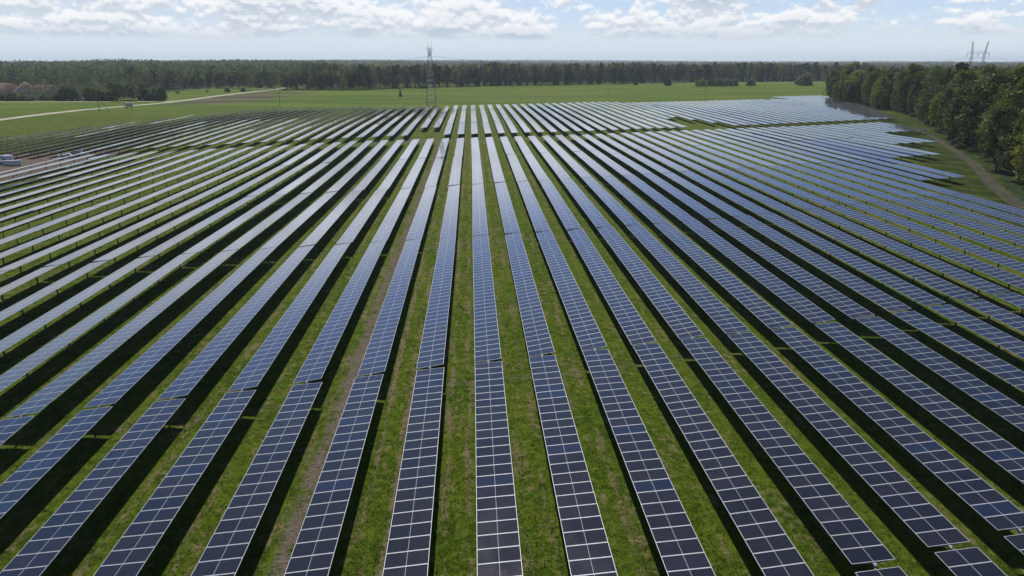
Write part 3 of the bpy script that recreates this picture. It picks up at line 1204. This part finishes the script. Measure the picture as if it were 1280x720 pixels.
# single trees in the meadow
tree('spruce', -53.3, 546, 6.2, 'lone short dark spruce in the meadow left of the lattice pylon', variant=0, wide=2.2)
tree('bush', -47, 716, 6.0, 'round grey bush before the dark wood right of the pylon', variant=1, wide=1.2)
tree('bush', 214.8, 776, 8.5, 'round green bush standing alone before the central wood', variant=0, wide=.9)
tree('bush', 185, 800, 4.0, 'tiny bush left of the round green one before the wood', variant=2)
for i, (x_, h_) in enumerate([(245, 10), (256, 7.5), (264, 10.5), (274, 10), (283, 9)]):
    tree('bush', x_, 757 + i * 1.5, h_, 'pale round bush, %s from the left in the clump before the central wood' % ['first', 'second', 'third', 'fourth', 'fifth'][i], 'bush clump before the central wood', wide=.95)
tree('bush', 305, 770, 8.5, 'single pale bush right of the bush clump before the wood', variant=1)
tree('bush', 366, 774, 15.5, 'large round willow like bush standing before the central wood', variant=1, wide=1.05)
tree('birch', 228, 437, 12.5, 'thin pale young birch standing apart at the tip of the right wood', variant=1, wide=.8)
tree('bush', 221, 404, 2.6, 'small bush by the panels at the tip of the right wood')


# front trees of the left wood
r3 = random.Random(21)
for i in range(34):
    x_ = -345 + 152 * (i + r3.random()) / 34
    kd = pick(r3, {'broad': 4, 'birch': 3, 'spruce': 1.2})
    tree(kd, x_, 733 + r3.uniform(-3, 6), r3.choice([r3.uniform(9, 14), r3.uniform(15, 21)]), '%s %s from the left in the front edge of the left wood' % (nth(('l', kd)), KW[kd]), 'front trees of the left wood: ' + CAT[kd], r3.uniform(1.0, 1.35))


# mass of wood behind: one object per wood
def far_trees(name, label, xs, ys, hs, kinds, seedv):
    """light-weight trees: jagged cones and clustered sprays, all in one mesh"""
    r = np.random.default_rng(seedv)
    zt = terrain(xs, ys)
    Vq, RN, MI = [], [], []
    for x, y, z0, h, kd in zip(xs, ys, zt, hs, kinds):
        d = math.hypot(x, y)
        dens = 1.0 if d < 1100 else (.62 if d < 2200 else .34)
        if kd == 0:     # conifer
            m = int(58 * dens)
            f = r.random(m) ** .75
            zz_ = h * (.35 + .65 * f) if d > 900 else h * (.15 + .85 * f)
            rad = (1 - f) ** .8 * h * .13 * r.uniform(.4, 1.0, m) + .15
            size = .55 / dens ** .5 * (h / 18)
            mi = 1
        else:
            m = int(80 * dens)
            f = r.random(m)
            zz_ = h * (.30 + .68 * f)
            rad = np.sqrt(np.clip(1 - (2 * f - .85) ** 2 * .8, .03, 1)) * h * .235 * r.uniform(.5, 1.0, m)
            size = .68 / dens ** .5 * (h / 18)
            mi = 0 if kd == 1 else 2
        a = r.uniform(0, 6.283, m)
        P = np.stack([x + np.cos(a) * rad, y + np.sin(a) * rad, z0 + zz_], -1)
        Vq.append(quads_from_points(P, np.full(m, size), r=r))
        RN.append(np.clip(r.normal(.42, .16, m) + r.normal(0, .24), 0, 1))
        MI.append(np.full(m, mi))
    me = np_mesh(name, np.concatenate(Vq).reshape(-1, 3), None, 4, [M_leaf_broad, M_leaf_dark, M_leaf_birch], mi=np.concatenate(MI), rnd=np.concatenate(RN))
    o = obj(name, me)
    tag(o, label, 'wood', kind='stuff')
    return o


def scatter(r, n, d0, d1, a0, a1, pw=1.0):
    a = np.radians(r.uniform(a0, a1, n))
    d = d0 + (d1 - d0) * r.random(n) ** pw
    return np.sin(a) * d, np.cos(a) * d


rr_ = np.random.default_rng(3)
# behind the central wood's edge
n = 3600
t_ = rr_.random(n)
pts = np.array([along(CW, f)[0] for f in t_])
xs = pts[:, 0] + rr_.uniform(-5, 5, n); ys = pts[:, 1] + 10 + rr_.random(n) ** 1.5 * 150
kk = np.where(rr_.random(n) < .6, 0, np.where(rr_.random(n) < .5, 1, 2))
far_trees('central_wood', 'dark mixed wood behind the front trees of the centre', xs, ys, rr_.uniform(14, 21, n) + 2.2 * np.sin(xs / 19.0) * np.sin(xs / 53.0 + 1) + np.minimum(rr_.exponential(.9, n), 3.0), kk, 1)
n = 900
t_ = rr_.random(n)
pts = np.array([along(CW, f)[0] for f in t_])
far_trees('wood_undergrowth', 'dark undergrowth between the trunks of the central wood', pts[:, 0], pts[:, 1] + rr_.uniform(4, 30, n), rr_.uniform(5, 11, n), np.where(rr_.random(n) < .6, 0, 1), 9)
# left wood rising to the skyline
xs, ys = scatter(rr_, 9500, 560, 1900, -38, -11, 1.1)
keep = ((ys > 738 + 0.06 * (xs + 200)) | (xs < -262)) & ~((ys < 720) & (xs > -300)) & ~((xs > -460) & (xs < -322) & (ys > 530) & (ys < 672)) & (ys > 540)
# open strip before the lumber yard
xs, ys = xs[keep], ys[keep]
hs = rr_.uniform(11, 21, len(xs)) * np.where(ys < 700, .58, 1.0)
hs = hs + 2.5 * np.sin(xs / 47.0 + 2 * np.sin(ys / 90.0)) * (ys > 720)
patchy = np.sin(xs / 60.0) * np.sin(ys / 75.0 + 1.3)
kk = np.where(rr_.random(len(xs)) < .24 + .3 * patchy, 0, np.where(rr_.random(len(xs)) < .35, 1, 2))
far_trees('left_wood', 'mixed green and dark wood rising to the skyline at the left', xs, ys, hs, kk, 2)
# right wood interior
n = 3000
t_ = rr_.random(n) * .97
pts = np.array([along(RW, f)[0] for f in t_])
dep = 30 + rr_.random(n) * 260
xs = pts[:, 0] + dep * .95 + 3; ys = pts[:, 1] + dep * .45
kk = np.where(rr_.random(n) < .2, 0, np.where(rr_.random(n) < .65, 1, 2))
far_trees('right_wood', 'deep broadleaf wood behind the front trees on the right', xs, ys, rr_.uniform(17, 22.5, n), kk, 4)
# far forest out to the ridges
xs, ys = scatter(rr_, 21000, 1000, 5600, -38, 40, 1.15)
keep = ~((xs > 120) & (ys < 1150) & (xs < 600) & (rr_.random(len(xs)) < .5))
xs, ys = xs[keep], ys[keep]
dd = np.hypot(xs, ys)
hs = rr_.uniform(12, 18, len(xs)) * np.interp(dd, [1000, 5600], [1, 1.25])
kk = np.where(rr_.random(len(xs)) < .55, 0, np.where(rr_.random(len(xs)) < .6, 1, 2))
far_trees('distant_forest', 'blue green forest fading towards the far ridges', xs, ys, hs, kk, 5)

# ------------------------------------------------------------------ pylons, poles and wires
M_lat = simple('lattice_steel', (0.20, 0.21, 0.22), 0.5, 0.3)
M_wood = simple('pole_timber', (0.10, 0.085, 0.07), 0.85, 0, 0.3, 2)
M_wire = simple('wire', (0.10, 0.11, 0.12), 0.5, 0.5)


def lattice(mb, z0, z1, w0, w1, n, r, cx0=0, cx1=0, dep=1.0):
    def cor(f):
        z = z0 + (z1 - z0) * f
        w_ = w0 + (w1 - w0) * f
        c = cx0 + (cx1 - cx0) * f
        return [Vector((c + sx * w_ / 2, sy * w_ / 2 * dep, z)) for sx, sy in ((-1, -1), (1, -1), (1, 1), (-1, 1))]
    prev = cor(0)
    for i in range(1, n + 1):
        f = 1 - (1 - i / n) ** 1.25
        cur = cor(f)
        for j in range(4):
            k = (j + 1) % 4
            mb.tube(prev[j], cur[j], r, n=4, cap=False)
            mb.tube(prev[j], cur[k], r * .55, n=3, cap=False)
            mb.tube(prev[k], cur[j], r * .55, n=3, cap=False)
            mb.tube(cur[j], cur[k], r * .55, n=3, cap=False)
        prev = cur


e = empty('lattice_pylon', (-25.2, 456, float(terrain(-25, 456))), 0)
tag(e, 'tall grey lattice pylon with two spikes behind the far rows', 'pylon')
mb = MB(); lattice(mb, 0, 20, 6.0, 3.2, 6, .11); lattice(mb, 20, 34, 3.2, 1.5, 6, .085)
obj('tower_body', mb.mesh('tower_body', [M_lat]), e)
mb = MB()
for sx in (-1, 1):
    mb.tube((sx * .75, 0, 34), (sx * 1.35, 0, 38.2), .12, .06, n=4)
    mb.tube((sx * .75, 0, 31), (sx * 1.9, 0, 34.2), .10, n=4)
    mb.tube((sx * .75, 0, 34.2), (sx * 1.9, 0, 34.2), .10, n=4)
obj('peak_spikes', mb.mesh('peak_spikes', [M_lat]), e)
mb = MB()
mb.tube((0, -9, 31.5), (0, 9, 31.5), .13, n=4)
for sy in (-1, 1):
    mb.tube((0, sy * 9, 31.5), (0, 0, 33.8), .08, n=4)
obj('crossarm', mb.mesh('crossarm', [M_lat]), e)
for y_ in (-8.5, 0, 8.5):
    mb = MB(); mb.tube((0, y_, 31.4), (0, y_, 29.3), .14, n=6)
    obj('insulator', mb.mesh('insulator', [M_wire]), e)

PX, PY = 345, 478     # portal pylon over the right wood
e = empty('portal_pylon', (PX, PY, 0), R(-14))
tag(e, 'slim portal pylon with two masts rising above the right wood', 'pylon')
for sx in (-1, 1):
    mb = MB()
    lattice(mb, 0, 30, 1.1, 1.1, 12, .06, cx0=sx * 4.9, cx1=sx * 3.8)
    lattice(mb, 30, 39, 1.0, .3, 4, .055, cx0=sx * 3.8, cx1=sx * 4.8)
    obj('mast', mb.mesh('mast', [M_lat]), e)
mb = MB()
mb.tube((-7.2, 0, 31.2), (7.2, 0, 31.2), .08, n=4)
mb.tube((-7.2, 0, 31.2), (-3.8, 0, 33), .06, n=4); mb.tube((7.2, 0, 31.2), (3.8, 0, 33), .06, n=4)
mb.tube((-3.8, 0, 32.6), (3.8, 0, 32.6), .06, n=4)
for i in range(6):
    a = -3.8 + i * 7.6 / 6
    mb.tube((a, 0, 31.2 if i % 2 else 32.6), (a + 7.6 / 6, 0, 32.6 if i % 2 else 31.2), .06, n=3)
obj('crossarm', mb.mesh('portal_crossarm', [M_lat]), e)
mb = MB()
mb.tube((-3.9, 0, 29), (4.1, 0, 22), .05, n=3); mb.tube((3.9, 0, 29), (-4.1, 0, 22), .05, n=3)
obj('cross_brace', mb.mesh('cross_brace', [M_lat]), e)
for x_ in (-6.8, 0, 6.8):
    mb = MB(); mb.tube((x_, 0, 31.1), (x_, 0, 28.8), .12, n=6)
    obj('insulator', mb.mesh('insulator', [M_wire]), e)


def wire(a, b, sag, label, r=.03):
    mb = MB()
    a, b = Vector(a), Vector(b)
    N = 24
    P = [a.lerp(b, i / N) - Vector((0, 0, 4 * sag * (i / N) * (1 - i / N))) for i in range(N + 1)]
    for i in range(N):
        mb.tube(P[i], P[i + 1], r, n=3, cap=False)
    tag(obj('power_line', mb.mesh('power_line', [M_wire])), label, 'wire', 'wires of the power line')


WN = ['nearest', 'middle', 'farthest']
for i, y_ in enumerate((-8.5, 0, 8.5)):
    wire((-25.2, 456 + y_, 29.3), (-330, 640 + y_ * 1.2, 30), 11, 'thin wire running left from the lattice pylon, %s of the three' % WN[i])
    wire((-25.2, 456 + y_, 29.3), (PX + y_ * .78, PY - y_ * .19, 28.8), 10, 'thin wire from the lattice pylon to the portal pylon, %s of the three' % WN[i])
    wire((PX + y_ * .78, PY - y_ * .19, 28.8), (760 + y_, 470 - y_, 30), 9, 'thin wire leaving the portal pylon to the right, %s of the three' % WN[i])

for i, (x_, y_, h_, lb) in enumerate([
        (-113, 430, 9.5, 'thin dark pole at the left part of the far row ends'),
        (88.9, 462, 9.5, 'thin dark pole at the far row ends right of the pylon'),
        (161.6, 487, 9.0, 'thin dark pole in the meadow behind the right far rows'),
        (252.8, 503, 8.5, 'thin dark pole beside the pale young birch')]):
    e = empty('utility_pole', (x_, y_, float(terrain(x_, y_))))
    tag(e, lb, 'pole')
    mb = MB(); mb.tube((0, 0, -.2), (0, 0, h_), .13, .09, n=6)
    obj('shaft', mb.mesh('shaft', [M_wood]), e)
    mb = MB(); mb.box(-.35, .35, -.12, .12, h_ - .5, h_ - .2)
    obj('camera_arm', mb.mesh('camera_arm', [M_wire]), e)

e = empty('braced_wooden_pole', (-197.5, 397, float(terrain(-197, 397))), R(10))
tag(e, 'dark wooden pole with slanting brace beside the gravel road', 'pole')
mb = MB(); mb.tube((-2.6, 0, -.2), (-3.2, 0, 9.2), .16, .12, n=6)
obj('pole', mb.mesh('pole', [M_wood]), e)
mb = MB(); mb.tube((2.2, 0, -.2), (-2.9, 0, 8.6), .14, .11, n=6)
obj('brace', mb.mesh('brace', [M_wood]), e)
mb = MB(); mb.box(-4.0, -2.3, -.06, .06, 8.6, 8.8)
obj('crossarm', mb.mesh('pole_crossarm', [M_wood]), e)

e = empty('transformer_kiosk', (-197, 424, float(terrain(-197, 424))), R(12))
tag(e, 'small grey transformer kiosk on legs beside the gravel road', 'kiosk')
mb = MB(); mb.box(-1.6, 1.6, -1.0, 1.0, 1.2, 3.0)
obj('housing', mb.mesh('housing', [simple('kiosk_paint', (0.30, 0.29, 0.30), .5, .2, .1)]), e)
mb = MB(); mb.box(-1.75, 1.75, -1.15, 1.15, 3.0, 3.15)
obj('roof', mb.mesh('kiosk_roof', [simple('kiosk_roof_paint', (0.42, 0.40, 0.40), .5)]), e)
for sx in (-1.4, 1.4):
    mb = MB(); mb.box(sx - .1, sx + .1, -.9, .9, -.1, 1.2)
    obj('leg', mb.mesh('kiosk_leg', [M_wood]), e)
mb = MB(); mb.tube((-2.4, 0, -.2), (-2.4, 0, 6.8), .15, .11, n=6)
obj('pole', mb.mesh('kiosk_pole', [M_wood]), e)

# ------------------------------------------------------------------ materials stored at the left yard
M_white = simple('packaging_white', (0.42, 0.44, 0.48), .45, 0, .15, 1.0)
M_blue = simple('tarpaulin', (0.10, 0.13, 0.16), .6, 0, .3, 1.0)
M_pal = simple('pallet_timber', (0.30, 0.22, 0.14), .8, 0, .2, 2)


def pallet_stack(x, y, rz, L, W, H, label, group=None):
    e = empty('packed_pallet', (x, y, float(terrain(x, y))), rz)
    tag(e, label, 'pallet', group)
    mb = MB()
    for sx in (-1, 0, 1):
        mb.box(sx * L * .42 - .08, sx * L * .42 + .08, -W / 2, W / 2, 0, .12)
    mb.box(-L / 2, L / 2, -W / 2, W / 2, .12, .16)
    obj('pallet_base', mb.mesh('pallet_base', [M_pal]), e)
    mb = MB()
    mb.box(-L / 2 + .05, L / 2 - .05, -W / 2 + .05, W / 2 - .05, .163, H)
    obj('wrapped_load', mb.mesh('wrapped_load', [M_white]), e)
    mb = MB()
    for sx in (-.28, .28):
        mb.box(sx * L - .03, sx * L + .03, -W / 2 + .045, W / 2 - .045, .165, H + .006)
    obj('strap', mb.mesh('strap', [M_blue]), e)
    return e


r2 = random.Random(3)
for i in range(11):
    x_ = -143 + i * 1.95 + r2.uniform(-.3, .3)
    y_ = 206 - (i * 1.3) + r2.uniform(-1.5, 1.5) + 3
    pallet_stack(x_, y_, r2.uniform(-.5, .5) + .4, 2.4, 1.3, r2.uniform(1.1, 2.3), 'white wrapped pallet load, %s from the left in the left yard cluster' % ordinal(i + 1), 'pallet loads in the left yard cluster')
pallet_stack(-118.5, 207, .9, 3.0, 1.0, .55, 'low white wrapped bundle lying alone in the grass of the left yard')
pallet_stack(-117.5, 216, .1, 2.4, 1.4, 1.6, 'separate wrapped pallet right of the others at the yard edge')
pallet_stack(-114.5, 214, .4, 2.2, 1.2, 1.3, 'rightmost wrapped pallet near the bare tube row')
# dark tarpaulin heap
def heap(x, y, L, W, H, label):
    r = np.random.default_rng(int(abs(x)))
    n, m_ = 14, 8
    vs, fs = [], []
    for j in range(m_ + 1):
        for i in range(n + 1):
            a, b = i / n * 2 - 1, j / m_ * 2 - 1
            hh = H * max(0, (1 - a * a)) ** .5 * max(0, (1 - b * b)) ** .5 * (1 + r.normal(0, .12))
            vs.append((a * L / 2, b * W / 2, hh - .03))
    for j in range(m_):
        for i in range(n):
            k = j * (n + 1) + i
            fs.append((k, k + 1, k + n + 2, k + n + 1))
    me = bpy.data.meshes.new('tarpaulin_heap')
    me.from_pydata(vs, [], fs)
    me.materials.append(M_blue)
    o = obj('tarpaulin_heap', me, loc=(x, y, float(terrain(x, y))), rot=(0, 0, .5))
    tag(o, label, 'heap')
heap(-133, 196, 16, 4, 1.8, 'long dark tarpaulin covered heap in front of the pallets')
heap(-119, 212, 5, 3, 1.3, 'small dark tarpaulin heap between pallets')


# unmounted modules laid flat beside the bare tube row
def module_pile(x, y, L, label):
    e = empty('module_pile', (x, y, float(terrain(x, y))), 0)
    tag(e, label, 'module pile')
    mb = MB()
    mb.box(-.95, .95, -L / 2, L / 2, .15, .45)
    obj('stacked_modules', mb.mesh('stacked_modules', [simple('glass_sheen', (0.60, 0.64, 0.70), .25, .2)]), e)
    for i in range(5):
        yy = -L / 2 + L * (i + .5) / 5
        mb = MB()
        mb.box(-1.05, 1.05, yy - .06, yy + .06, -.05, .148)
        obj('bearer', mb.mesh('bearer', [M_pal]), e)
module_pile(-108.6, 211, 11, 'long white pile of unmounted modules, farther of two by the tube row')
module_pile(-107.6, 194, 9, 'shorter pale pile of unmounted modules, nearer of two by the tube row')


# lumber yard: stacks of felled logs
M_log = simple('log_bark', (0.52, 0.33, 0.21), .85, 0, .35, 1.2)
M_cut = simple('cut_wood', (0.62, 0.47, 0.33), .8, 0, .15, 3)
def log_stack(x, y, L, n_base, rows, label, rz):
    e = empty('log_stack', (x, y, 0), rz)
    tag(e, label, 'log stack')
    r = random.Random(int(x * 7 + y))
    for row in range(rows):
        cnt = n_base - row * 2
        mb = MB()
        for i in range(max(cnt, 2)):
            cx_ = (i - cnt / 2 + .5) * 1.25 + r.uniform(-.2, .2)
            dl = r.uniform(-.6, .6)
            rad = r.uniform(.5, .66)
            a, b = Vector((cx_, -L / 2 + dl, .6 + row * 1.08)), Vector((cx_ + r.uniform(-.2, .2), L / 2 + dl, .6 + row * 1.08))
            mb.tube(a, b, rad, rad * .9, n=8, cap=False)
            for pnt, sgn in ((a, -1), (b, 1)):
                ring = [(pnt.x + math.cos(t) * rad * (.99 if sgn < 0 else .89), pnt.y, pnt.z + math.sin(t) * rad * (.99 if sgn < 0 else .89)) for t in [2 * math.pi * q / 8 for q in range(8)]]
                mb.face(ring if sgn < 0 else ring[::-1], 1)
        obj('log_layer', mb.mesh('log_layer', [M_log, M_cut]), e)
    return e
log_stack(-424, 652, 17, 18, 8, 'tall orange brown log stack at the left edge of the lumber yard', R(40))
log_stack(-404, 650, 15, 16, 7, 'middle reddish log stack of the lumber yard', R(62))
log_stack(-386, 648, 16, 16, 8, 'log stack with pale cut ends in the lumber yard', R(30))
log_stack(-368, 645, 19, 13, 6, 'rightmost sloping log stack of the lumber yard', R(75))
log_stack(-408, 634, 20, 9, 4, 'low log stack in front of the others in the lumber yard', R(85))

# faint smoke above the central wood is left to the haze
# ------------------------------------------------------------------ haze
mb = MB()
mb.box(-6900, 6900, -600, 6900, -1.5, 62)
m = bpy.data.materials.new('haze')
m.use_nodes = True
nt = m.node_tree
nt.nodes.clear()
out = nt.nodes.new('ShaderNodeOutputMaterial')
vol = nt.nodes.new('ShaderNodeVolumePrincipled')
vol.inputs['Color'].default_value = (0.72, 0.84, 0.97, 1)
vol.inputs['Density'].default_value = 0.00010
vol.inputs['Anisotropy'].default_value = 0.2
nt.links.new(vol.outputs[0], out.inputs['Volume'])
hz = obj('haze', mb.mesh('haze', [m]))
tag(hz, 'thin blue air haze over the whole scene', 'haze', kind='stuff')
hz.display_type = 'WIRE'
